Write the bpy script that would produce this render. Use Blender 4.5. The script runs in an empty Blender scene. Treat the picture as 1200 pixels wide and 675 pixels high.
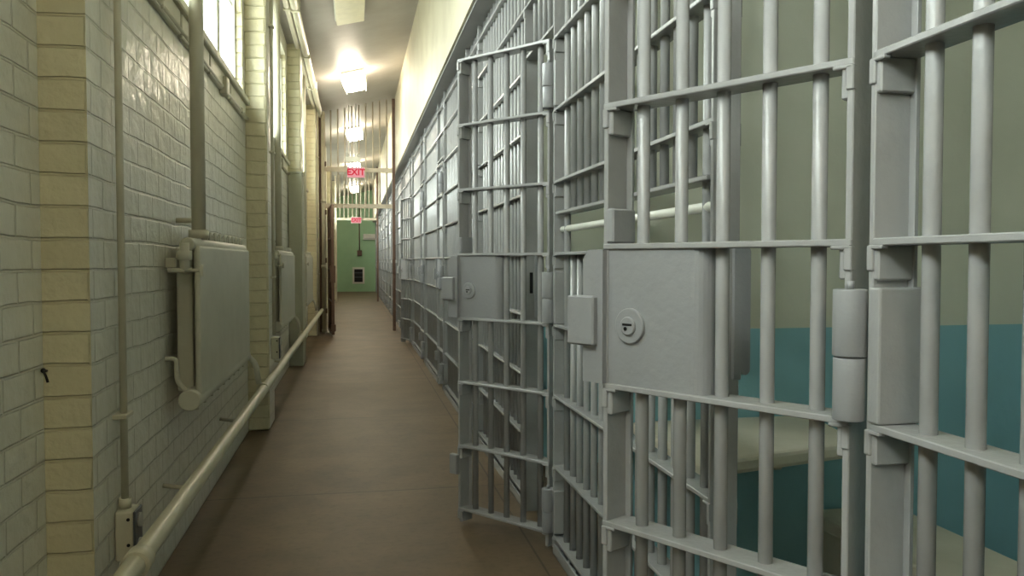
import bpy, bmesh, math, random
from mathutils import Vector, Matrix, Euler
R = math.radians
PI = math.pi
random.seed(7)
SC = bpy.context.scene
COL = SC.collection

# ------------------------------------------------------------------ helpers
def lin(c):
    c = c / 255.0
    return c / 12.92 if c <= 0.04045 else ((c + 0.055) / 1.055) ** 2.4
def rgb(r, g, b):
    return (lin(r), lin(g), lin(b), 1.0)

class MB:
    """collects shapes, then links them as ONE mesh object"""
    def __init__(s):
        s.bm = bmesh.new()
    def _merge(s, b, smooth):
        for f in b.faces: f.smooth = smooth
        me = bpy.data.meshes.new('tmp'); b.to_mesh(me); b.free()
        s.bm.from_mesh(me); bpy.data.meshes.remove(me)
    def box(s, x0, x1, y0, y1, z0, z1, bev=0.0, seg=1, mat=None):
        b = bmesh.new()
        bmesh.ops.create_cube(b, size=1.0)
        for v in b.verts:
            v.co = Vector(((x0 + x1) / 2 + v.co.x * (x1 - x0), (y0 + y1) / 2 + v.co.y * (y1 - y0), (z0 + z1) / 2 + v.co.z * (z1 - z0)))
        if bev > 0:
            bmesh.ops.bevel(b, geom=list(b.edges), offset=bev, segments=seg, affect='EDGES', profile=0.5)
        if mat is not None: b.transform(mat)
        s._merge(b, False)
        return s
    def cyl(s, p0, p1, r, seg=16, r2=None, bev=0.0):
        p0 = Vector(p0); p1 = Vector(p1); d = p1 - p0
        b = bmesh.new()
        bmesh.ops.create_cone(b, cap_ends=True, cap_tris=False, segments=seg, radius1=r, radius2=r if r2 is None else r2, depth=d.length)
        if bev > 0:
            es = [e for e in b.edges if len(e.link_faces) == 2 and any(len(f.verts) > 4 for f in e.link_faces)]
            bmesh.ops.bevel(b, geom=es, offset=bev, segments=2, affect='EDGES', profile=0.5)
        b.transform(Matrix.Translation((p0 + p1) / 2) @ d.to_track_quat('Z', 'Y').to_matrix().to_4x4())
        for f in b.faces: f.smooth = len(f.verts) <= 4
        me = bpy.data.meshes.new('tmp'); b.to_mesh(me); b.free()
        s.bm.from_mesh(me); bpy.data.meshes.remove(me)
        return s
    def ball(s, c, r, seg=14):
        b = bmesh.new()
        bmesh.ops.create_uvsphere(b, u_segments=seg, v_segments=max(6, seg // 2), radius=r)
        b.transform(Matrix.Translation(Vector(c)))
        s._merge(b, True)
        return s
    def tube(s, pts, r, seg=12):
        """a bent pipe: one continuous swept skin, corners rounded"""
        P = [Vector(p) for p in pts]
        Q = [P[0]]
        for i in range(1, len(P) - 1):
            a, b_, c = P[i - 1], P[i], P[i + 1]
            d0 = (a - b_); d1 = (c - b_)
            k = min(r * 2.2, d0.length * 0.45, d1.length * 0.45)
            s0 = b_ + d0.normalized() * k; s1 = b_ + d1.normalized() * k
            for t in (0, .25, .5, .75, 1):
                Q.append(s0 * (1 - t) ** 2 + b_ * 2 * t * (1 - t) + s1 * t * t)
        Q.append(P[-1])
        vs = []; n = len(Q)
        up = None
        for i in range(n):
            d = (Q[min(i + 1, n - 1)] - Q[max(i - 1, 0)]).normalized()
            if up is None:
                up = d.orthogonal().normalized()
            up = (up - d * up.dot(d)).normalized()
            w = d.cross(up)
            for k in range(seg):
                a = 2 * PI * k / seg
                vs.append(s.bm.verts.new(Q[i] + (up * math.cos(a) + w * math.sin(a)) * r))
        for i in range(n - 1):
            for k in range(seg):
                f = s.bm.faces.new((vs[i * seg + k], vs[i * seg + (k + 1) % seg], vs[(i + 1) * seg + (k + 1) % seg], vs[(i + 1) * seg + k]))
                f.smooth = True
        s.bm.faces.new(vs[:seg][::-1]); s.bm.faces.new(vs[-seg:])
        return s
    def prism(s, poly, z0, z1, bev=0.0, seg=2):
        b = bmesh.new()
        lo = [b.verts.new((x, y, z0)) for x, y in poly]
        hi = [b.verts.new((x, y, z1)) for x, y in poly]
        b.faces.new(lo[::-1]); b.faces.new(hi)
        n = len(poly)
        for i in range(n):
            b.faces.new((lo[i], lo[(i + 1) % n], hi[(i + 1) % n], hi[i]))
        bmesh.ops.recalc_face_normals(b, faces=list(b.faces))
        if bev > 0:
            es = [e for e in b.edges if abs(e.verts[0].co.z - e.verts[1].co.z) < 1e-6]
            bmesh.ops.bevel(b, geom=es, offset=bev, segments=seg, affect='EDGES', profile=0.5)
        s._merge(b, False)
        return s
    def build(s, name, mat, parent=None):
        me = bpy.data.meshes.new(name)
        bmesh.ops.recalc_face_normals(s.bm, faces=list(s.bm.faces))
        s.bm.to_mesh(me); s.bm.free()
        me.materials.append(mat)
        o = bpy.data.objects.new(name, me); COL.objects.link(o)
        if parent is not None: o.parent = parent
        return o

def tag(o, label=None, cat=None, group=None, kind=None):
    if label: o['label'] = label
    if cat: o['category'] = cat
    if group: o['group'] = group
    if kind: o['kind'] = kind
    return o
def thing(name, label, cat, loc=(0, 0, 0), rz=0.0, group=None):
    o = bpy.data.objects.new(name, None); COL.objects.link(o)
    o.empty_display_size = 0.05
    o.location = loc; o.rotation_euler = (0, 0, rz)
    return tag(o, label, cat, group)
def struct(o):
    o['kind'] = 'structure'; return o
def inst(src, parent, loc, name=None):
    """a copy of one mesh part, sharing its mesh"""
    o = src.copy(); COL.objects.link(o); o.parent = parent; o.location = loc
    return o
def kids(o): return [c for c in COL.objects if c.parent == o]
def copy_tree(o, parent=None):
    c = o.copy(); COL.objects.link(c)
    if parent is not None: c.parent = parent
    for ch in list(o.children): copy_tree(ch, c)
    return c

# ------------------------------------------------------------------ materials
def base_mat(name):
    m = bpy.data.materials.new(name); m.use_nodes = True
    nt = m.node_tree; nt.nodes.clear()
    out = nt.nodes.new('ShaderNodeOutputMaterial')
    b = nt.nodes.new('ShaderNodeBsdfPrincipled')
    nt.links.new(b.outputs[0], out.inputs[0])
    return m, nt, b
def N(nt, t, **kw):
    n = nt.nodes.new(t)
    for k, v in kw.items():
        if k in n.inputs: n.inputs[k].default_value = v
        else: setattr(n, k, v)
    return n
def geo_pos(nt): return nt.nodes.new('ShaderNodeNewGeometry').outputs['Position']
def obj_pos(nt): return nt.nodes.new('ShaderNodeTexCoord').outputs['Object']

def paint(name, col, rough=0.45, col2=None, nscale=9.0, bump=0.0012, bscale=70.0, metallic=0.0, amount=0.35, spec=0.5):
    m, nt, b = base_mat(name)
    p = geo_pos(nt)
    n1 = N(nt, 'ShaderNodeTexNoise', Scale=nscale, Detail=5.0, Roughness=0.6)
    nt.links.new(p, n1.inputs['Vector'])
    mix = N(nt, 'ShaderNodeMix', data_type='RGBA')
    c2 = col2 if col2 else tuple(c * 0.82 for c in col[:3]) + (1,)
    mix.inputs['A'].default_value = col; mix.inputs['B'].default_value = c2
    rmp = N(nt, 'ShaderNodeMapRange'); rmp.inputs['From Min'].default_value = 0.42; rmp.inputs['From Max'].default_value = 0.75
    rmp.inputs['To Max'].default_value = amount * 2
    nt.links.new(n1.outputs['Fac'], rmp.inputs['Value']); nt.links.new(rmp.outputs[0], mix.inputs['Factor'])
    nt.links.new(mix.outputs['Result'], b.inputs['Base Color'])
    b.inputs['Roughness'].default_value = rough; b.inputs['Metallic'].default_value = metallic
    b.inputs['Specular IOR Level'].default_value = spec
    if bump > 0:
        n2 = N(nt, 'ShaderNodeTexNoise', Scale=bscale, Detail=3.0)
        nt.links.new(p, n2.inputs['Vector'])
        bp = N(nt, 'ShaderNodeBump', Distance=bump, Strength=0.8)
        nt.links.new(n2.outputs['Fac'], bp.inputs['Height']); nt.links.new(bp.outputs[0], b.inputs['Normal'])
    return m

def brick(name, axis, col, col2, mortar, rough=0.42, width=0.225, shift=0.0):
    """painted brick; axis picks the horizontal world axis that the courses run along"""
    m, nt, b = base_mat(name)
    p = geo_pos(nt)
    sep = N(nt, 'ShaderNodeSeparateXYZ'); nt.links.new(p, sep.inputs[0])
    com = N(nt, 'ShaderNodeCombineXYZ')
    sh = N(nt, 'ShaderNodeMath', operation='ADD'); sh.inputs[1].default_value = shift
    nt.links.new(sep.outputs[axis], sh.inputs[0]); nt.links.new(sh.outputs[0], com.inputs[0]); nt.links.new(sep.outputs['Z'], com.inputs[1])
    wn = N(nt, 'ShaderNodeTexNoise', Scale=3.5, Detail=2.0); nt.links.new(p, wn.inputs['Vector'])
    ws = N(nt, 'ShaderNodeVectorMath', operation='SUBTRACT'); ws.inputs[1].default_value = (.5, .5, .5)
    nt.links.new(wn.outputs['Color'], ws.inputs[0])
    wm = N(nt, 'ShaderNodeVectorMath', operation='SCALE'); wm.inputs['Scale'].default_value = 0.022
    nt.links.new(ws.outputs[0], wm.inputs[0])
    wa = N(nt, 'ShaderNodeVectorMath', operation='ADD'); nt.links.new(com.outputs[0], wa.inputs[0]); nt.links.new(wm.outputs[0], wa.inputs[1])
    bt = nt.nodes.new('ShaderNodeTexBrick')
    bt.offset = 0.5; bt.squash = 1.0
    for k, v in dict(Scale=1.0).items(): bt.inputs[k].default_value = v
    bt.inputs['Mortar Size'].default_value = 0.0065; bt.inputs['Mortar Smooth'].default_value = 0.55
    bt.inputs['Brick Width'].default_value = width; bt.inputs['Row Height'].default_value = 0.10; bt.inputs['Bias'].default_value = 0.0
    bt.inputs['Color1'].default_value = col; bt.inputs['Color2'].default_value = col2; bt.inputs['Mortar'].default_value = mortar
    nt.links.new(wa.outputs[0], bt.inputs['Vector'])
    nt.links.new(bt.outputs['Color'], b.inputs['Base Color'])
    b.inputs['Roughness'].default_value = rough
    inv = N(nt, 'ShaderNodeMath', operation='SUBTRACT'); inv.inputs[0].default_value = 1.0
    nt.links.new(bt.outputs['Fac'], inv.inputs[1])
    n2 = N(nt, 'ShaderNodeTexNoise', Scale=11.0, Detail=5.0); nt.links.new(p, n2.inputs['Vector'])
    ml = N(nt, 'ShaderNodeMath', operation='MULTIPLY_ADD'); ml.inputs[1].default_value = 1.5
    nt.links.new(n2.outputs['Fac'], ml.inputs[0]); nt.links.new(inv.outputs[0], ml.inputs[2])
    bp = N(nt, 'ShaderNodeBump', Distance=0.010, Strength=1.0)
    nt.links.new(ml.outputs[0], bp.inputs['Height']); nt.links.new(bp.outputs[0], b.inputs['Normal'])
    return m

def emit(name, col, strength):
    m = bpy.data.materials.new(name); m.use_nodes = True
    nt = m.node_tree; nt.nodes.clear()
    out = nt.nodes.new('ShaderNodeOutputMaterial'); e = nt.nodes.new('ShaderNodeEmission')
    e.inputs[0].default_value = col; e.inputs[1].default_value = strength
    nt.links.new(e.outputs[0], out.inputs[0]); return m

def glass(name):
    m = bpy.data.materials.new(name); m.use_nodes = True
    nt = m.node_tree; nt.nodes.clear()
    out = nt.nodes.new('ShaderNodeOutputMaterial')
    t = nt.nodes.new('ShaderNodeBsdfTransparent'); t.inputs[0].default_value = (.88, .93, .92, 1)
    g = nt.nodes.new('ShaderNodeBsdfGlossy'); g.inputs['Roughness'].default_value = 0.08
    mx = nt.nodes.new('ShaderNodeMixShader'); mx.inputs[0].default_value = 0.08
    nt.links.new(t.outputs[0], mx.inputs[1]); nt.links.new(g.outputs[0], mx.inputs[2]); nt.links.new(mx.outputs[0], out.inputs[0])
    return m

def two_tone(name, top, low, zsplit):
    m, nt, b = base_mat(name)
    p = geo_pos(nt)
    sep = N(nt, 'ShaderNodeSeparateXYZ'); nt.links.new(p, sep.inputs[0])
    n1 = N(nt, 'ShaderNodeTexNoise', Scale=3.0, Detail=5.0); nt.links.new(p, n1.inputs['Vector'])
    gt = N(nt, 'ShaderNodeMath', operation='GREATER_THAN'); gt.inputs[1].default_value = zsplit
    nt.links.new(sep.outputs['Z'], gt.inputs[0])
    mix = N(nt, 'ShaderNodeMix', data_type='RGBA'); mix.inputs['A'].default_value = low; mix.inputs['B'].default_value = top
    nt.links.new(gt.outputs[0], mix.inputs['Factor'])
    m2 = N(nt, 'ShaderNodeMix', data_type='RGBA', blend_type='MULTIPLY'); m2.inputs['B'].default_value = (.8, .8, .78, 1)
    nt.links.new(n1.outputs['Fac'], m2.inputs['Factor']); nt.links.new(mix.outputs['Result'], m2.inputs['A'])
    nt.links.new(m2.outputs['Result'], b.inputs['Base Color'])
    b.inputs['Roughness'].default_value = 0.5
    n2 = N(nt, 'ShaderNodeTexNoise', Scale=16.0, Detail=4.0); nt.links.new(p, n2.inputs['Vector'])
    bp = N(nt, 'ShaderNodeBump', Distance=0.006, Strength=0.5)
    nt.links.new(n2.outputs['Fac'], bp.inputs['Height']); nt.links.new(bp.outputs[0], b.inputs['Normal'])
    return m

def floor_mat():
    m, nt, b = base_mat('brown_concrete')
    p = geo_pos(nt)
    sep = N(nt, 'ShaderNodeSeparateXYZ'); nt.links.new(p, sep.inputs[0])
    n1 = N(nt, 'ShaderNodeTexNoise', Scale=1.7, Detail=8.0, Roughness=0.65); nt.links.new(p, n1.inputs['Vector'])
    n2 = N(nt, 'ShaderNodeTexNoise', Scale=28.0, Detail=4.0); nt.links.new(p, n2.inputs['Vector'])
    cr = N(nt, 'ShaderNodeValToRGB')
    cr.color_ramp.elements[0].position = 0.3; cr.color_ramp.elements[0].color = FLOOR_A
    cr.color_ramp.elements[1].position = 0.72; cr.color_ramp.elements[1].color = FLOOR_B
    nt.links.new(n1.outputs['Fac'], cr.inputs[0])
    m1 = N(nt, 'ShaderNodeMix', data_type='RGBA', blend_type='MULTIPLY'); m1.inputs['B'].default_value = (.62, .60, .58, 1)
    mr = N(nt, 'ShaderNodeMapRange'); mr.inputs['From Min'].default_value = .5; mr.inputs['From Max'].default_value = .8; mr.inputs['To Max'].default_value = .55
    nt.links.new(n2.outputs['Fac'], mr.inputs['Value']); nt.links.new(mr.outputs[0], m1.inputs['Factor']); nt.links.new(cr.outputs[0], m1.inputs['A'])
    # saw-cut joints: across every 2.25 m, and one running along the cells
    wob = N(nt, 'ShaderNodeMath', operation='MULTIPLY_ADD'); wob.inputs[1].default_value = 0.03
    nt.links.new(n1.outputs['Fac'], wob.inputs[0]); nt.links.new(sep.outputs['Y'], wob.inputs[2])
    off = N(nt, 'ShaderNodeMath', operation='ADD'); off.inputs[1].default_value = 2.25 * 10 - 4.72
    nt.links.new(wob.outputs[0], off.inputs[0])
    md = N(nt, 'ShaderNodeMath', operation='MODULO'); md.inputs[1].default_value = 2.25; nt.links.new(off.outputs[0], md.inputs[0])
    l1 = N(nt, 'ShaderNodeMath', operation='LESS_THAN'); l1.inputs[1].default_value = 0.012; nt.links.new(md.outputs[0], l1.inputs[0])
    dx = N(nt, 'ShaderNodeMath', operation='SUBTRACT'); dx.inputs[1].default_value = 0.80; nt.links.new(sep.outputs['X'], dx.inputs[0])
    ab = N(nt, 'ShaderNodeMath', operation='ABSOLUTE'); nt.links.new(dx.outputs[0], ab.inputs[0])
    l2 = N(nt, 'ShaderNodeMath', operation='LESS_THAN'); l2.inputs[1].default_value = 0.005; nt.links.new(ab.outputs[0], l2.inputs[0])
    mx = N(nt, 'ShaderNodeMath', operation='MAXIMUM'); nt.links.new(l1.outputs[0], mx.inputs[0]); nt.links.new(l2.outputs[0], mx.inputs[1])
    sc = N(nt, 'ShaderNodeMath', operation='MULTIPLY'); sc.inputs[1].default_value = 0.6; nt.links.new(mx.outputs[0], sc.inputs[0])
    m2 = N(nt, 'ShaderNodeMix', data_type='RGBA'); m2.inputs['B'].default_value = rgb(38, 30, 24)
    nt.links.new(sc.outputs[0], m2.inputs['Factor']); nt.links.new(m1.outputs['Result'], m2.inputs['A'])
    nt.links.new(m2.outputs['Result'], b.inputs['Base Color'])
    b.inputs['Roughness'].default_value = 0.5
    bp = N(nt, 'ShaderNodeBump', Distance=0.0015, Strength=0.6)
    nt.links.new(n2.outputs['Fac'], bp.inputs['Height']); nt.links.new(bp.outputs[0], b.inputs['Normal'])
    return m

FLOOR_A = rgb(94, 79, 60); FLOOR_B = rgb(126, 105, 80)
M = {}
M['steel'] = paint('grey_enamel', rgb(160, 160, 160), 0.25, rgb(146, 146, 146), 7.0, 0.0016, 55.0)
M['plate'] = paint('grey_plate', rgb(150, 151, 153), 0.40, rgb(139, 140, 142), 5.0, 0.0016, 60.0)
M['dark'] = paint('black_gap', rgb(14, 14, 14), 0.6, bump=0)
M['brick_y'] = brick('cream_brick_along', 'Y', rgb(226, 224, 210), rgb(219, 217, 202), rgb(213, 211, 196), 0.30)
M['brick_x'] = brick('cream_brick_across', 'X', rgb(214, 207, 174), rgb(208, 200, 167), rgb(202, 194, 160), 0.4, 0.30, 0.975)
M['cream'] = paint('cream_gloss', rgb(204, 200, 178), 0.4, rgb(188, 182, 158), 5.0, 0.0012, 40.0)
M['radiator'] = paint('radiator_cream', rgb(196, 194, 176), 0.4, rgb(180, 177, 158), 5.0, 0.001, 40.0)
M['chase'] = paint('greenish_board', rgb(180, 180, 158), 0.5, rgb(168, 168, 146), 4.0, 0.001, 30.0)
M['upper'] = paint('upper_plaster', rgb(192, 185, 160), 0.6, rgb(172, 162, 136), 2.2, 0.004, 14.0)
M['soffit'] = paint('soffit_grey', rgb(150, 150, 148), 0.5, rgb(138, 138, 136), 4.0, 0.001, 30.0)
M['ceil'] = paint('ceiling_grey', rgb(160, 156, 150), 0.5, rgb(142, 134, 124), 1.4, 0.003, 8.0)
M['cell'] = two_tone('cell_paint', rgb(214, 215, 198), rgb(142, 190, 200), 1.075)
M['cellplain'] = paint('cell_ceiling_white', rgb(214, 214, 204), 0.6)
M['conc'] = paint('cream_concrete', rgb(206, 200, 182), 0.55, rgb(188, 182, 162), 5.0, 0.002, 30.0)
M['green'] = paint('green_wall', rgb(172, 212, 170), 0.5, rgb(158, 200, 158), 1.3, 0.003, 10.0)
M['white'] = paint('white_paint', rgb(226, 226, 216), 0.4, rgb(210, 210, 198), 5.0, 0.0008, 40.0)
M['brown'] = paint('rust_brown', rgb(112, 88, 74), 0.55, rgb(84, 62, 50), 8.0, 0.002, 40.0)
M['gatepaint'] = paint('gate_cream', rgb(206, 196, 176), 0.45, rgb(186, 172, 150), 7.0, 0.001, 40.0)
M['outlet'] = paint('steel_cover', rgb(104, 108, 112), 0.35, bump=0, metallic=0.5)
M['recept'] = paint('outlet_white', rgb(196, 196, 188), 0.4, bump=0)
M['glass'] = glass('window_glass')
M['lampglass'] = emit('lamp_glow', (1.0, .86, .66, 1), 24.0)
M['panel_lens'] = paint('lens_acrylic', rgb(232, 224, 196), 0.3, bump=0)
M['exit_face'] = emit('exit_face', (1.0, .42, .44, 1), 0.34)
M['exit_letter'] = emit('exit_letter', (.80, .03, .06, 1), 0.34)
M['floor'] = floor_mat()

# ------------------------------------------------------------------ dimensions (metres)
XW = -0.825          # corridor face of the left wall
XR = -0.965          # deeper face of the bay beside the camera
XP = -0.665          # face of the piers
XG = 0.875           # corridor face of the cell grilles
XU = 0.765           # face of the upper wall over the cells
ZS = 3.03            # soffit
GATE = 15.65
YEND = 36.0
P = 2.28             # one cell
H0 = 1.298           # hinge of the nearest door
ZK = [0.083 + 0.32 * k for k in range(8)]      # crossbar levels of doors and grilles
ZTOP = [2.643, 2.905]
def zc(x): return 4.255 + 0.235 * x           # sloping ceiling

# ------------------------------------------------------------------ room shell
struct(MB().box(-1.6, 3.2, -9.2, YEND + .3, -0.2, 0.0).build('floor', M['floor']))

def ceiling():
    b = bmesh.new()
    x0, x1, y0, y1 = -1.3, XU + .1, -9.2, YEND + .3
    v = [b.verts.new((x, y, zc(x) + dz)) for dz in (0, .15) for x, y in ((x0, y0), (x1, y0), (x1, y1), (x0, y1))]
    for f in ((0, 1, 2, 3), (4, 5, 6, 7), (0, 1, 5, 4), (1, 2, 6, 5), (2, 3, 7, 6), (3, 0, 4, 7)): b.faces.new([v[i] for i in f])
    mb = MB(); mb._merge(b, False)
    return mb.build('ceiling', M['ceil'])
struct(ceiling())

ZW0, ZW1 = 2.55, 3.86            # window opening
WINS = [(-6.0, -2.6, XR), (-1.6, 1.9, XR), (3.35, 6.45, XW), (7.35, 10.40, XW), (11.45, 14.45, XW), (16.4, 19.6, XW), (20.6, 23.8, XW), (25.0, 28.2, XW), (29.6, 32.8, XW)]  # first opening: unseen window behind the camera, added to brighten the near end
def wall_left():
    mb = MB()
    def stretch(y0, y1, x, wins):
        xo = x - 0.32
        mb.box(xo, x, y0, y1, 0, ZW0)
        mb.box(xo, x, y0, y1, ZW1, 4.2)
        c = y0
        for a, b_ in wins:
            mb.box(xo, x, c, a, ZW0, ZW1); c = b_
        mb.box(xo, x, c, y1, ZW0, ZW1)
    stretch(-9.2, 2.775, XR, [(a, b) for a, b, x in WINS if x == XR])
    stretch(2.775, YEND, XW, [(a, b) for a, b, x in WINS if x == XW])
    o = mb.build('wall_left', M['brick_y'])
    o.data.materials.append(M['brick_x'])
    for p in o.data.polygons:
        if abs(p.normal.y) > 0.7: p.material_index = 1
    return struct(o)
wall_left()
def pier(y0, y1):
    o = MB().box(XW - .02, XP, y0, y1, 0, zc(XP) - .02, 0.012).build('wall_pier', M['brick_y'])
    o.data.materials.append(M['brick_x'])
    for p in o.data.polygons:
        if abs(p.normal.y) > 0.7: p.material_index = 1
    return struct(o)
PIERS = [(6.58, 7.0), (10.66, 11.08), (14.74, 15.16), (19.9, 20.3), (24.2, 24.6), (28.6, 29.0)]
for a, b in PIERS: pier(a, b)

struct(MB().box(XU, XU + 0.35, -9.2, YEND, ZS, 4.62).build('wall_right', M['upper']))
struct(MB().box(XU + .02, 3.0, -9.2, YEND, ZS - .012, ZS, 0).build('trim_1', M['soffit']))
struct(MB().box(-1.3, 3.2, YEND, YEND + .25, 0, 4.6).build('wall_end', M['green']))
struct(MB().box(-1.3, 3.2, -9.3, -9.1, 0, 4.6).build('wall_back', M['brick_x']))
struct(MB().box(3.0, 3.2, -9.2, YEND, 0, ZS).build('wall_cells', M['cell']))
for i in range(-5, 15):
    y = 2.83 + P * i
    o = MB().box(XG + .095, 3.0, y, y + .12, 0, ZS - .012).build('wall_divider', M['cell'])
    struct(o)
struct(MB().box(XG + .08, 3.0, -9.2, YEND, ZS - .04, ZS - .012).build('ceiling_cells', M['cellplain']))

# ------------------------------------------------------------------ windows
def window(n, y0, y1, x):
    r = bpy.data.objects.new('window_%d' % n, None); COL.objects.link(r); struct(r)
    xf = x - .085
    f = MB()
    t = .05
    f.box(xf - .03, xf + .03, y0, y1, ZW0, ZW0 + t); f.box(xf - .03, xf + .03, y0, y1, ZW1 - t, ZW1)
    nl = 4
    w = (y1 - y0) / nl
    for i in range(nl + 1):
        hw = .055 if 0 < i < nl else .03
        c = y0 + w * i
        f.box(xf - .035, xf + .035, max(y0, c - hw), min(y1, c + hw), ZW0 + t, ZW1 - t)
    for i in range(nl):
        c = y0 + w * (i + .5)
        f.box(xf - .015, xf + .015, c - .012, c + .012, ZW0 + t, ZW1 - t)
        f.box(xf - .016, xf + .016, y0 + w * i + .03, y0 + w * (i + 1) - .03, 3.24, 3.265)
    f.build('frame', M['white'], r)
    MB().box(xf - .004, xf + .004, y0 + .02, y1 - .02, ZW0 + .02, ZW1 - .02).build('pane', M['glass'], r)
    s = MB()
    s.box(xf - .02, x + .045, y0 - .06, y1 + .06, ZW0 - .035, ZW0 + .012, .006)
    for i in range(nl):          # painted apron blocks under the lights
        s.box(x - .01, x + .022, y0 + w * i + .02, y0 + w * (i + 1) - .02, ZW0 - .15, ZW0 - .035, .005)
    s.build('sill', M['cream'], r)
for i, (a, b, x) in enumerate(WINS): window(i + 1, a, b, x)

# thin cable conduits under the sills
for (y0, y1, lab) in ((3.0, 6.56, 'thin painted cable conduit under the sill of the nearest window'), (7.05, 10.64, 'thin painted cable conduit under the sill of the second window')):
    r = thing('sill_conduit', lab, 'conduit', (XW, y0, 2.425))
    L = y1 - y0
    MB().cyl((.016, 0, 0), (.016, L, 0), .014).build('pipe', M['cream'], r)
    MB().box(0, .05, L * .66, L * .66 + .10, -.05, .06, .006).build('junction_box', M['cream'], r)
    for t in (.2, .45, .9): MB().box(0, .034, L * t - .012, L * t + .012, -.02, .02, .004).build('clamp', M['cream'], r)

# ------------------------------------------------------------------ pipes on the left wall
def strap(y, x, z, r, root, m):
    MB().box(x - r - .02, x + r + .006, y - r - .035, y + r + .035, z - .008, z + .008, .003).build('strap', m, root)

# conduit down to the near outlet box
r = thing('conduit_drop', 'slim cream conduit running down brick wall to the near outlet box', 'conduit', (XW + .024, 3.04, 0))
MB().cyl((0, 0, .475), (0, 0, 4.02), .0125, 14).build('pipe', M['cream'], r)
for z in (2.26, .79): strap(0, 0, z, .015, r, M['cream'])
MB().cyl((0, 0, .4615), (0, 0, .495), .021, 14).build('connector', M['cream'], r)
def outlet_box(name, loc, lab):
    r = thing(name, lab, 'outlet')
    r.location = loc
    MB().box(0, .060, -.050, .050, -.088, .088, .008, 2).build('box_body', M['cream'], r)
    pl = MB().box(.060, .068, -.049, .049, -.087, .087, .004).build('cover_plate', M['outlet'], r)
    for z in (.045, -.045):
        MB().cyl((.068, 0, z), (.077, 0, z), .025, 18).build('receptacle', M['recept'], pl)
    for z in (.06, -.03): MB().cyl((.045, -.052, z), (.045, -.049, z), .006, 10).build('knockout_screw', M['dark'], r)
    return r
outlet_box('outlet_box', (XW + .001, 3.04, .372), 'cream outlet box with steel duplex cover at foot of near conduit')
r = thing('conduit_drop', 'slim conduit running down face of first brick pier to the far outlet box', 'conduit', (XP + .02, 6.78, 0))
MB().cyl((0, 0, .735), (0, 0, 4.05), .013, 12).build('pipe', M['cream'], r)
for z in (3.2, 2.2, 1.2): strap(0, 0, z, .013, r, M['cream'])
outlet_box('outlet_box', (XP + .001, 6.78, .63), 'small outlet box on corridor face of first brick pier')

# low heating return pipe
r = thing('heating_pipe', 'thick cream heating pipe running low along left wall', 'pipe', (0, 0, 0))
pt = MB(); pt.tube([(-.78, 2.05, .10), (-.63, 2.05, .10), (-.63, 2.05, .452), (-.63, 2.6, .452), (-.585, 14.2, .452), (-.585, 14.9, .452)], .032, 16); pt.build('pipe', M['cream'], r)
for y in (2.47, 5.75, 9.85, 13.9): MB().cyl((-.628, y, .452), (-.628, y + .07, .452), .041, 18).build('coupling', M['cream'], r)
for y in (3.7, 5.2, 8.2, 12.3):
    MB().tube([(XW + .004, y, .36), (-.70, y, .34), (-.63, y, .41)], .010, 8).build('bracket', M['cream'], r)

# ceiling pipes
for dx, rad, lab in ((0, .045, 'thick painted pipe running just below the ceiling along the left wall'), (-.085, .028, 'thinner painted pipe beside the thick pipe below the ceiling')):
    x = XP + .055 + dx
    r = thing('ceiling_pipe', lab, 'pipe')
    z = zc(x) - rad - .03
    MB().cyl((x, -3.0, z), (x, GATE - .06, z), rad, 14).build('pipe', M['cream'], r)
    for y in (4.6, 6.8, 9.0, 11.0, 13.0): MB().box(x - rad - .008, x + rad + .008, y, y + .04, z - rad - .008, zc(x) - .0, .004).build('hanger', M['cream'], r)

# radiators with their risers
def radiator(y0, lab):
    r = thing('radiator', lab, 'radiator', (XW, y0, 0))
    L = 1.72
    # front plate
    MB().box(.125, .150, .015, L, .70, 1.40, .010, 2).build('front_panel', M['radiator'], r)
    h = MB(); h.cyl((.105, -.02, .715), (.105, L + .02, .715), .048, 20, bev=.006); h.build('lower_header', M['radiator'], r)
    h = MB(); h.cyl((.105, -.02, 1.405), (.105, L + .02, 1.405), .030, 18, bev=.006); h.build('upper_header', M['radiator'], r)
    for i in range(9):
        y = .40 + i * .155
        k = MB(); k.tube([(.105, y - .03, 1.42), (.105, y - .03, 1.468), (.105, y + .03, 1.468), (.105, y + .03, 1.42)], .011, 8)
        k.build('top_lug', M['radiator'], r)
    for i in range(9):
        y = .10 + i * .19
        MB().box(.035, .105, y - .02, y + .02, .74, 1.38, .012, 2).build('fin', M['radiator'], r)
        MB().cyl((.105, y, .68), (.105, y, .655), .018, 10).build('foot_nub', M['radiator'], r)
    MB().tube([(.003, .0, .90), (.05, .0, .90), (.05, .0, .80), (.10, .0, .74)], .011, 8).build('wall_bracket', M['radiator'], r)
    MB().box(.002, .05, .02, .10, 1.30, 1.345, .004).build('wall_bracket', M['radiator'], r)
    MB().box(.002, .05, L - .10, L - .02, 1.30, 1.345, .004).build('wall_bracket', M['radiator'], r)
    v = MB(); v.tube([(.10, -.055, 1.41), (.10, -.055, 1.29), (.10, .02, 1.29)], .020, 12)
    v.cyl((.10, -.055, 1.335), (.10, -.055, 1.375), .030, 14)
    vo = v.build('valve', M['radiator'], r)
    w = MB(); w.cyl((.03, -.055, 1.29), (.10, -.055, 1.29), .010, 10); w.cyl((.165, -.055, 1.29), (.18, -.055, 1.29), .026, 14); w.cyl((.10, -.055, 1.29), (.17, -.055, 1.29), .008, 10)
    w.build('valve_handle', M['radiator'], vo)
    MB().tube([(.105, L + .02, .715), (.105, L + .10, .715), (.17, L + .12, .65), (.19, L + .12, .51)], .018, 10).build('return_elbow', M['radiator'], r)
    return r
RY = (3.78, 7.86, 11.94)
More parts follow.
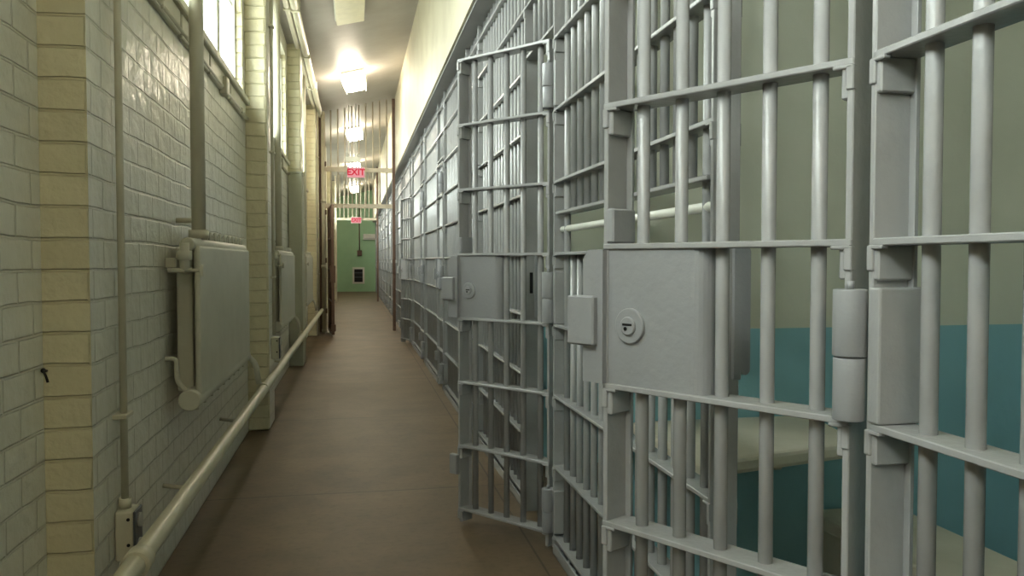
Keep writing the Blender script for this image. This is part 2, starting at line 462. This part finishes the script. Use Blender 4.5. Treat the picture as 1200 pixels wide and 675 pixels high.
for y, lab in zip(RY, ('large cream wall radiator nearest the camera, with flat front plate', 'second cream wall radiator, between the two brick piers', 'third wall radiator, yellow lit, next to the corridor gate')):
    radiator(y, lab)
for y, lab in zip(RY, ('cream riser pipe crossing the nearest window down to the first radiator', 'cream riser pipe crossing the second window down to its radiator', 'cream riser pipe standing above the third radiator')):
    r = thing('riser_pipe', lab, 'pipe', (XW + .105, y + .25, 0))
    MB().cyl((0, 0, 1.437), (0, 0, 4.06), .032, 18).build('pipe', M['cream'], r)
    MB().cyl((0, 0, 1.437), (0, 0, 1.475), .046, 18).build('flange', M['cream'], r)
    MB().tube([(0, 0, 1.52), (-.10, 0, 1.52)], .012, 8).build('wall_stay', M['cream'], r)

r = thing('gate_pipe', 'bright cream pipe standing between brown gate side plate and gate leaf', 'pipe', (-.565, 15.28, 0))
MB().cyl((0, 0, .0), (0, 0, 4.06), .032, 14).build('pipe', M['cream'], r)
for z in (.02, 1.2, 2.4): MB().cyl((0, 0, z), (0, 0, z + .06), .042, 14).build('coupling', M['cream'], r)
# boxed chase on the second pier
r = thing('pipe_chase', 'tall grey-green boxed pipe cover on the second brick pier', 'panel', (XP, 10.56, 0))
MB().box(-.155, .016, 0, .096, 0, 2.43, .006).build('front_board', M['chase'], r)
MB().box(.002, .018, .10, .42, 0, 2.43, .006).build('side_board', M['chase'], r)
MB().box(-.155, .024, -.006, .096, 2.43, 2.455, .004).build('cap', M['chase'], r)
r = thing('conduit_drop', 'pale straight conduit beside the boxed pipe cover on second pier', 'conduit', (XP + .070, 11.03, 0))
MB().tube([(-.055, 0, 2.5), (-.055, 0, 2.42), (-.055, 0, .5), (-.055, 0, .004)], .013, 10).build('pipe', M['cream'], r)
for z in (1.9, 1.3): MB().box(-.07, -.036, -.03, .03, z - .01, z + .01, .003).build('strap', M['cream'], r)
r = thing('conduit_drop', 'pale conduit running down the third brick pier beside the gate', 'conduit', (XP + .022, 15.03, 0))
MB().cyl((0, 0, .004), (0, 0, 4.0), .016, 12).build('pipe', M['cream'], r)
for z in (3.2, 2.1, 1.1): strap(0, 0, z, .016, r, M['cream'])
hk = MB(); hk.tube([(0, 0, 0), (.0, -.03, .002), (.012, -.045, -.008), (.02, -.05, -.03)], .004, 8); hk.ball((0, -.028, .004), .008)
o = tag(hk.build('wall_hook', M['dark']), 'small black wire hook in the corner of the cream brick step', 'hook'); o.location = (XR + .01, 2.775, .985)

# ------------------------------------------------------------------ cell grilles and doors
D = .075            # depth of the channels and crossbars
BR = .0142          # bar radius
CACHE = {}
def shared(key, fn, name, mat, parent, loc):
    """first use builds the mesh, later uses copy it"""
    if key not in CACHE:
        o = fn().build(name, mat, parent); o.location = loc; CACHE[key] = o; return o
    o = CACHE[key].copy(); COL.objects.link(o); o.name = name; o.parent = parent; o.location = loc
    return o

def bar_mb(h): return lambda: MB().cyl((0, 0, 0), (0, 0, h), BR, 16)
def cross_mb(L, a=0.0):
    def f():
        m = MB().box(0, D, 0, L, -.0065, .0065, .002)
        return m
    return f
def post_mb(z0, z1, levels, side):
    """a flat channel seen edge on, with the little gusset block under every crossbar. side: +1 gussets towards +y, -1 towards -y"""
    def f():
        m = MB().box(0, D, -.0065, .0065, z0, z1, .002)
        # narrow return flange at the back
        m.box(D - .008, D, min(0, side * .022), max(0, side * .022), z0, z1, .001)
        for z in levels:
            m.box(.002, D + .004, min(-.002, side * .018), max(.002, side * .018), z - .066, z - .006, .003)
            m.box(-.004, .012, min(-.004, side * .032), max(.004, side * .032), z - .0125, z - .005, .002)
            m.box(-.004, .012, -.0075, .0075, z - .05, z - .006, .002)
        return m
    return f

GW = 0.58           # door width
def grille(i, slot=False, detail=True):
    """fixed bars between the latch post of one door and the hinge post of the next"""
    y0 = H0 + P * (i - 1) + GW + .022
    y1 = H0 + P * i - .040
    L = y1 - y0
    r = thing('cell_grille', None, 'grille', (XG, y0, 0))
    zt = ZS - .012
    lv = ZK + ZTOP
    shared(('pl',), post_mb(0, zt, lv, +1), 'post', M['steel'], r, (0, 0.0, 0))
    shared(('pr',), post_mb(0, zt, lv, -1), 'post', M['steel'], r, (0, L, 0))
    for z in lv:
        shared(('cb', round(L, 3)), cross_mb(L), 'crossbar', M['steel'], r, (0, 0, z))
    shared(('sill', round(L, 3)), lambda: MB().box(0, D, 0, L, 0, .012, .002).box(0, .010, 0, L, 0, .05, .002), 'bottom_rail', M['steel'], r, (0, 0, 0))
    n = int(round(L / .1035))
    for k in range(1, n):
        y = L * k / n
        if slot and .12 < y < L - .16:
            shared(('bhi',), bar_mb(zt - 1.545), 'bar', M['steel'], r, (D / 2, y, 1.545))
            shared(('blo',), bar_mb(1.363), 'bar', M['steel'], r, (D / 2, y, 0))
        else:
            shared(('bar',), bar_mb(zt), 'bar', M['steel'], r, (D / 2, y, 0))
    if slot:
        MB().box(0, D, .03, L - .03, -.0065, .0065, .002).build('slot_rail', M['steel'], r).location = (0, 0, 1.543)
        MB().cyl((D / 2, .02, 0), (D / 2, L - .02, 0), .014, 14).build('slot_rod', M['white'], r).location = (0, 0, 1.472)
    # hinge plates on the hinge post, keeper on the latch post
    for z0, z1 in ((.10, .295), (1.05, 1.285), (2.02, 2.22)):
        shared(('hp', round(z1 - z0, 3)), lambda: MB().box(-.003, D + .016, -.030, .003, 0, z1 - z0, .004, 2), 'hinge_plate', M['steel'], r, (0, L, z0))
    def keeper():
        m = MB()
        m.box(.055, D + .006, -.012, .0, 1.03, 1.372, .004)
        # rounded steel strike behind the latch post
        b = bmesh.new(); bmesh.ops.create_cube(b, size=1.0)
        for v in b.verts: v.co = Vector((.090 + v.co.x * .026, -.004 + v.co.y * .016, 1.205 + v.co.z * .325))
        es = [e for e in b.edges if abs((e.verts[0].co - e.verts[1].co).normalized().y) > .9]
        bmesh.ops.bevel(b, geom=es, offset=.014, segments=4, affect='EDGES', profile=.5)
        m._merge(b, False)
        return m
    shared(('keep',), keeper, 'strike_plate', M['plate'], r, (0, 0, 0))
    MBd = shared(('slotk',), lambda: MB().box(.028, .046, -.0085, .0, 1.16, 1.27, .002), 'bolt_hole', M['dark'], r, (0, 0, 0))
    return r

def transom(i):
    """bars over the door"""
    y0 = H0 + P * i - .028; y1 = H0 + P * i + GW + .012
    L = y1 - y0
    r = thing('transom_grille', None, 'grille', (XG, y0, 0))
    zt = ZS - .012; zb = 2.375
    for z in (zb + .0065, ZTOP[0], ZTOP[1]):
        shared(('tcb',), cross_mb(L), 'crossbar', M['steel'], r, (0, 0, z))
    for k in range(1, 6):
        shared(('tbar',), bar_mb(zt - zb), 'bar', M['steel'], r, (D / 2, L * k / 6, zb))
    return r

def make_door():
    r = thing('cell_door', None, 'door')
    W = GW
    lo, hi = ZK[0] - .0065, ZK[-1] + .0065
    shared(('dpl',), post_mb(lo, hi, ZK, +1), 'stile', M['steel'], r, (0, .0065, 0))
    shared(('dpr',), post_mb(lo, hi, ZK[:4] + ZK[5:], -1), 'stile', M['steel'], r, (0, W - .0065, 0))
    MB().box(-.001, D + .006, -.022, .0, 1.371, 1.450, .004).build('stile_guard', M['plate'], r).location = (0, W - .008, 0)
    for z in ZK:
        shared(('dcb',), lambda: MB().box(-.002, D, 0, W, -.0065, .0065, .002), 'crossbar', M['steel'], r, (0, 0, z))
    for t in (.080, .184, .288, .391, .494):
        shared(('dbar',), bar_mb(hi - lo - .004), 'bar', M['steel'], r, (D / 2, t, lo + .002))
    # lock case between the fourth and fifth crossbars
    z0, z1 = ZK[3] + .0065, ZK[4] - .0065
    y0, y1 = .308, W - .001
    prof = [(.004, y1), (.004, y0 + .035)]
    for a in range(1, 7):
        t = a / 6 * PI / 2
        prof.append((.039 - .035 * math.cos(t), y0 + .035 - .035 * math.sin(t)))
    prof += [(.07, y0), (.07, y1)]
    lc = MB().prism(prof, z0, z1).build('lock_case', M['plate'], r)
    cy, cz = .502, 1.185
    e = MB(); e.cyl((.006, cy, cz), (-.004, cy, cz), .040, 36, bev=.003); eo = e.build('keyhole_plate', M['plate'], lc)
    k = MB(); k.cyl((-.003, cy, cz), (-.010, cy, cz), .021, 28, bev=.003); ko = k.build('keyhole_cover', M['plate'], lc)
    kk = MB(); kk.box(-.0112, -.0098, cy - .014, cy + .012, cz + .001, cz + .006)
    kk.cyl((-.0098, cy + .004, cz - .006), (-.0112, cy + .004, cz - .006), .0045, 12); kk.build('keyhole', M['dark'], lc)
    # bolt housing that stands off the free stile
    pl = [(W - .010, z0), (W + .050, z0), (W + .050, z1 - .022), (W + .034, z1), (W - .010, z1)]
    b = bmesh.new()
    f0 = [b.verts.new((-.014, y, z)) for y, z in pl]; f1 = [b.verts.new((.003, y, z)) for y, z in pl]
    b.faces.new(f0); b.faces.new(f1[::-1])
    for i in range(5): b.faces.new((f0[i], f0[(i + 1) % 5], f1[(i + 1) % 5], f1[i]))
    m = MB(); m._merge(b, False)
    m.build('bolt_housing', M['plate'], r)
    MB().box(-.030, .002, W + .006, W + .088, 1.135, 1.250, .004).build('bolt_block', M['plate'], r)
    MB().box(-.024, .003, W - .012, W + .040, .26, .36, .004).build('stop_lug', M['plate'], r)
    # three barrel hinges
    for a, c in ((.095, .295), (1.0495, 1.281), (2.016, 2.215)):
        h = MB(); mid = (a + c) / 2 - .004
        h.cyl((-.012, -.004, a), (-.012, -.004, mid - .001), .0275, 26, bev=.002)
        ho = h.build('hinge', M['plate'], r)
        u = MB(); u.cyl((-.012, -.004, mid + .001), (-.012, -.004, c), .029, 26, bev=.003)
        u.cyl((-.012, -.004, c), (-.012, -.004, c + .014), .007, 10)
        u.build('hinge_barrel', M['plate'], ho)
    return r
door0 = make_door()
ORD = ['nearest', 'second', 'third', 'fourth', 'fifth', 'sixth', 'seventh', 'eighth', 'ninth', 'tenth', 'eleventh', 'twelfth', 'thirteenth', 'fourteenth', 'fifteenth', 'sixteenth']
ANG = {0: 31.6, 1: 38.5, 5: 14.0}
NFRONT = 15
for i in range(NFRONT):
    y = H0 + P * i
    d = door0 if i == 0 else copy_tree(door0)
    d.location = (XG - .010, y, 0); d.rotation_euler.z = R(ANG.get(i, 0.0))
    st = ('swung open into the corridor, large in front' if i == 0 else 'swung open into the corridor, behind the nearest door' if i == 1 else
          'ajar, just before the corridor gate' if i == 5 else 'closed' + (', before the corridor gate' if i < 7 else ', beyond the corridor gate'))
    tag(d, '%s grey barred cell door with lock plate, %s' % (ORD[i], st), 'door', 'barred cell doors')
for i in range(0, NFRONT + 1):
    g = grille(i, slot=(i == 1))
    lab = ('grey fixed bars right of the nearest cell door, at picture edge' if i == 0 else
           'grey fixed cell bars with open food slot between first and second doors' if i == 1 else
           'grey fixed cell bars between the %s and %s cell doors' % (ORD[i - 1], ORD[i]) if i < NFRONT else 'last grey fixed cell bars, against the green end wall')
    tag(g, lab, 'grille', 'fixed cell fronts')
for i in range(NFRONT):
    g = transom(i)
    tag(g, 'short grey bars above the %s cell door' % ORD[i], 'grille', 'bars above the cell doors')

# ------------------------------------------------------------------ near cell furniture
def rounded(pts, rad, n=5):
    out = []
    m = len(pts)
    for i in range(m):
        a, b_, c = Vector(pts[i - 1]), Vector(pts[i]), Vector(pts[(i + 1) % m])
        d0 = (a - b_).normalized(); d1 = (c - b_).normalized()
        s0 = b_ + d0 * rad; s1 = b_ + d1 * rad
        for k in range(n + 1):
            t = k / n
            q = s0 * (1 - t) ** 2 + b_ * 2 * t * (1 - t) + s1 * t * t
            out.append((q.x, q.y))
    return out
r = thing('cell_table', 'cream shelf table fixed to the teal wall of the near cell', 'table', (0, 0, 0))
poly = rounded([(.985, 2.825), (.985, 2.20), (1.62, 2.36), (1.72, 2.825)], .04)
MB().prism(poly, .690, .742, .014).build('table_top', M['conc'], r)
for x in (1.15, 1.55):
    b = bmesh.new()
    pl = [(2.828, .690), (2.62, .690), (2.80, .54), (2.828, .54)]
    f0 = [b.verts.new((x, y, z)) for y, z in pl]; f1 = [b.verts.new((x + .03, y, z)) for y, z in pl]
    b.faces.new(f0); b.faces.new(f1[::-1])
    for i in range(4): b.faces.new((f0[i], f0[(i + 1) % 4], f1[(i + 1) % 4], f1[i]))
    m = MB(); m._merge(b, False); m.build('bracket', M['conc'], r)
r = thing('cell_bench', 'low cream concrete bench against the teal wall of the near cell', 'bench', (0, 0, 0))
MB().prism(rounded([(1.72, 1.75), (2.08, 1.75), (2.08, 2.826), (1.72, 2.826)], .03), .315, .372, .012).build('seat', M['conc'], r)
MB().box(1.75, 2.05, 1.79, 2.826, 0, .315, .006).build('plinth', M['conc'], r)

# ------------------------------------------------------------------ corridor gate
def gate_frame(Y, name, lab, trans, m, x0, x1, nb):
    r = thing(name, lab, 'gate', (0, Y, 0))
    for x in (x0, x1):
        MB().box(x - .028, x + .028, -.03, .03, 0, zc(x) - .02, .004).build('post', M['brown'] if x > 0 else m, r)
    for z in trans:
        MB().box(x0, x1, -.025, .025, z - .04, z + .04, .004).build('transom', m, r)
    for k in range(1, nb):
        x = x0 + (x1 - x0) * k / nb
        MB().cyl((x, 0, trans[0]), (x, 0, zc(x) - .006), .013, 12).build('bar', m, r)
    return r
g = gate_frame(GATE, 'corridor_gate', 'tall barred frame across the corridor with red-brown post', (2.37, 3.05), M['gatepaint'], -.56, XU - .03, 10)
MB().box(-.66, -.53, -.02, .02, 0, 4.08, .003).build('side_plate', M['brown'], g)
for z in (.35, 1.3, 2.2, 3.1): MB().box(-.545, -.515, -.05, -.02, z, z + .09, .004).build('hinge', M['brown'], g)
# open leaf, hinged at the left post and folded back towards us
r = thing('gate_leaf', 'rust-brown gate leaf swung open against the left side of corridor', 'gate', (-.475, GATE - .06, 0), R(5))
W = 1.08
for y in (0, -W): MB().box(-.025, .025, y - .02, y + .02, .04, 2.32, .004).build('stile', M['brown'], r)
for z in (.06, .62, 1.18, 1.74, 2.30): MB().box(-.025, .025, -W, 0, z - .015, z + .015, .003).build('rail', M['brown'], r)
for k in range(1, 10): MB().cyl((0, -W * k / 10, .06), (0, -W * k / 10, 2.30), .012, 10).build('bar', M['brown'], r)
MB().box(-.045, .045, -W - .01, -W + .2, .95, 1.25, .006).build('lock_box', M['brown'], r)
MB().box(-.04, .045, -W - .03, -W + .05, .10, .22, .006).build('foot_latch', M['brown'], r)
gate_frame(27.0, 'barred_partition', 'far barred frame across the corridor below the second exit sign', (2.70,), M['gatepaint'], -.60, XU - .03, 10)

# ------------------------------------------------------------------ lamps, signs
def ceiling_lamp(x, y, lab):
    r = thing('ceiling_light', lab, 'light', (x, y, zc(x)))
    r.rotation_euler = (0, -math.atan(.235), 0)
    MB().box(-.17, .17, -.17, .17, -.035, 0.0, .006).build('base_plate', M['white'], r)
    MB().box(-.155, .155, -.155, .155, -.27, -.037, .05, 4).build('diffuser', M['lampglass'], r)
    for sx in (-1, 1):
        for sy in (-1, 1):
            MB().tube([(sx * .165, sy * .165, -.01), (sx * .185, sy * .185, -.05), (sx * .172, sy * .172, -.16), (sx * .15, sy * .15, -.285)], .006, 8).build('guard_wire', M['white'], r)
    return r
ceiling_lamp(-.02, 12.9, 'glowing square ceiling light before the corridor gate')
ceiling_lamp(-.02, 18.2, 'glowing square ceiling light seen through the gate bars')
ceiling_lamp(-.02, -2.4, 'added unseen ceiling light behind the camera, brightening the near corridor')  # added fill lamp, out of view, lifts the near walls and bars
ceiling_lamp(-.02, 32.0, 'added farthest ceiling light, brightening the green end wall')  # extra lamp added so the green end wall gets enough light
ceiling_lamp(-.02, 24.5, 'far glowing square ceiling light beyond the second exit sign')
r = thing('fluorescent_fixture', 'long unlit rectangular fluorescent fixture on ceiling at picture top', 'light', (-.05, 9.3, zc(-.05) - .004))
r.rotation_euler = (0, -math.atan(.235), 0)
MB().box(-.17, .17, -.65, .65, -.03, 0, .004).build('housing', M['white'], r)
MB().box(-.165, .165, -.645, .645, -.085, -.03, .012, 2).build('lens', M['panel_lens'], r)

def exit_sign(Y, x, z, w, lab, post_to):
    r = thing('exit_sign', lab, 'sign', (x, Y, z))
    h = w * .62
    MB().box(-w / 2, w / 2, -.03, .03, -h / 2, h / 2, .008, 2).build('housing', M['white'], r)
    MB().box(-w / 2 + .008, w / 2 - .008, -.034, -.028, -h / 2 + .008, h / 2 - .008, .002).build('face', M['exit_face'], r)
    c = bpy.data.curves.new('t', 'FONT'); c.body = 'EXIT'; c.size = h * .80; c.align_x = 'CENTER'; c.align_y = 'CENTER'; c.extrude = .002; c.offset = .004
    to = bpy.data.objects.new('t', c); COL.objects.link(to)
    bpy.context.view_layer.update()
    me = bpy.data.meshes.new_from_object(to.evaluated_get(bpy.context.evaluated_depsgraph_get()))
    bpy.data.objects.remove(to)
    me.materials.clear(); me.materials.append(M['exit_letter'])
    lt = bpy.data.objects.new('lettering', me); COL.objects.link(lt); lt.parent = r
    lt.location = (0, -.037, 0); lt.rotation_euler = (PI / 2, 0, 0)
    MB().cyl((0, 0, h / 2), (0, 0, post_to - z), .012, 10).build('stem', M['white'], r)
    return r
exit_sign(GATE - .09, .03, 2.99, .33, 'red lit EXIT sign hanging at the corridor gate', zc(.03))
exit_sign(26.9, .05, 2.66, .33, 'small red EXIT sign far down the corridor by the green wall', zc(.05))
r = thing('hanging_emergency_light', 'white emergency light box hanging above the first EXIT sign', 'light', (-.02, GATE - .20, 3.22))
MB().box(-.14, .14, -.05, .05, -.05, .05, .008, 2).build('housing', M['white'], r)
MB().cyl((-.08, 0, .05), (-.08, 0, zc(-.1) - 3.235), .010, 10).build('stem', M['white'], r)
for sx in (-1, 1): MB().ball((sx * .10, -.05, .075), .035).cyl((sx * .10, -.05, .05), (sx * .10, -.02, .04), .012).build('lamp_head', M['recept'], r)

# things on the green end wall
def at_end(px, py): # helper: width positions on the end wall
    return px, py
r = thing('wall_window', 'small dark window with white frame low on green end wall', 'window', (.15, YEND, .70))
MB().box(-.26, .26, -.06, -.001, -.36, .36, .01).build('frame', M['white'], r)
MB().box(-.18, .18, -.07, -.055, -.28, .28, .004).build('pane', M['dark'], r)
for z in (-.07, .12): MB().box(-.18, .18, -.078, -.066, z - .012, z + .012).build('glazing_bar', M['outlet'], r)
r = thing('switch_box', 'small brown switch box with conduit on the green end wall', 'switch', (.20, YEND, 1.68))
MB().box(-.10, .10, -.09, -.001, -.12, .12, .01).build('box_body', M['brown'], r)
MB().cyl((0, -.03, .12), (0, -.03, 2.5), .022, 10).build('conduit', M['brown'], r)
r = thing('wall_heater', 'white box fixed high on the green end wall', 'box', (.62, YEND, 2.38))
MB().box(-.26, .26, -.16, -.001, -.13, .13, .015, 2).build('housing', M['white'], r)
MB().box(-.22, .22, -.168, -.155, -.09, -.04, .004).build('vent', M['recept'], r)

# ------------------------------------------------------------------ daylight
w = bpy.data.worlds.new('overcast_sky'); SC.world = w; w.use_nodes = True
nt = w.node_tree; nt.nodes.clear()
out = nt.nodes.new('ShaderNodeOutputWorld'); bg = nt.nodes.new('ShaderNodeBackground')
tc = nt.nodes.new('ShaderNodeTexCoord'); sp = nt.nodes.new('ShaderNodeSeparateXYZ'); cr = nt.nodes.new('ShaderNodeValToRGB')
nt.links.new(tc.outputs['Generated'], sp.inputs[0])
mr = N(nt, 'ShaderNodeMapRange'); mr.inputs['From Min'].default_value = -0.25; mr.inputs['From Max'].default_value = 0.25
nt.links.new(sp.outputs['Z'], mr.inputs['Value']); nt.links.new(mr.outputs[0], cr.inputs[0])
cr.color_ramp.elements[0].color = (.26, .25, .22, 1); cr.color_ramp.elements[1].color = (1.0, .99, .95, 1)
nt.links.new(cr.outputs[0], bg.inputs[0]); bg.inputs[1].default_value = 9.5
nt.links.new(bg.outputs[0], out.inputs[0])
for i, (a, b, x) in enumerate(WINS):
    L = bpy.data.lights.new('daylight_portal', 'AREA'); L.shape = 'RECTANGLE'
    L.size = b - a; L.size_y = ZW1 - ZW0
    L.cycles.is_portal = True
    o = bpy.data.objects.new('daylight_portal', L); COL.objects.link(o)
    o.location = (x - .30, (a + b) / 2, (ZW0 + ZW1) / 2)
    o.rotation_euler = Matrix(((0, 0, -1), (1, 0, 0), (0, -1, 0))).to_euler()

# ------------------------------------------------------------------ camera
cam = bpy.data.cameras.new('camera'); co = bpy.data.objects.new('camera', cam); COL.objects.link(co)
cam.sensor_width = 36.0; cam.lens = 36.0 * 950 / 1200
cam.clip_start = 0.02
yaw = math.atan(184 / 950); pitch = math.atan(31.5 / 950)
co.location = (0, 0, 1.33)
co.rotation_euler = (PI / 2 - pitch, 0, -yaw)
SC.camera = co
vs = SC.view_settings
vs.view_transform = 'Standard'; vs.look = 'None'; vs.gamma = 1.0; vs.use_curve_mapping = False
vs.exposure = 1.28
SC.cycles.use_denoising = True
SC.cycles.max_bounces = 10
SC.cycles.transparent_max_bounces = 16
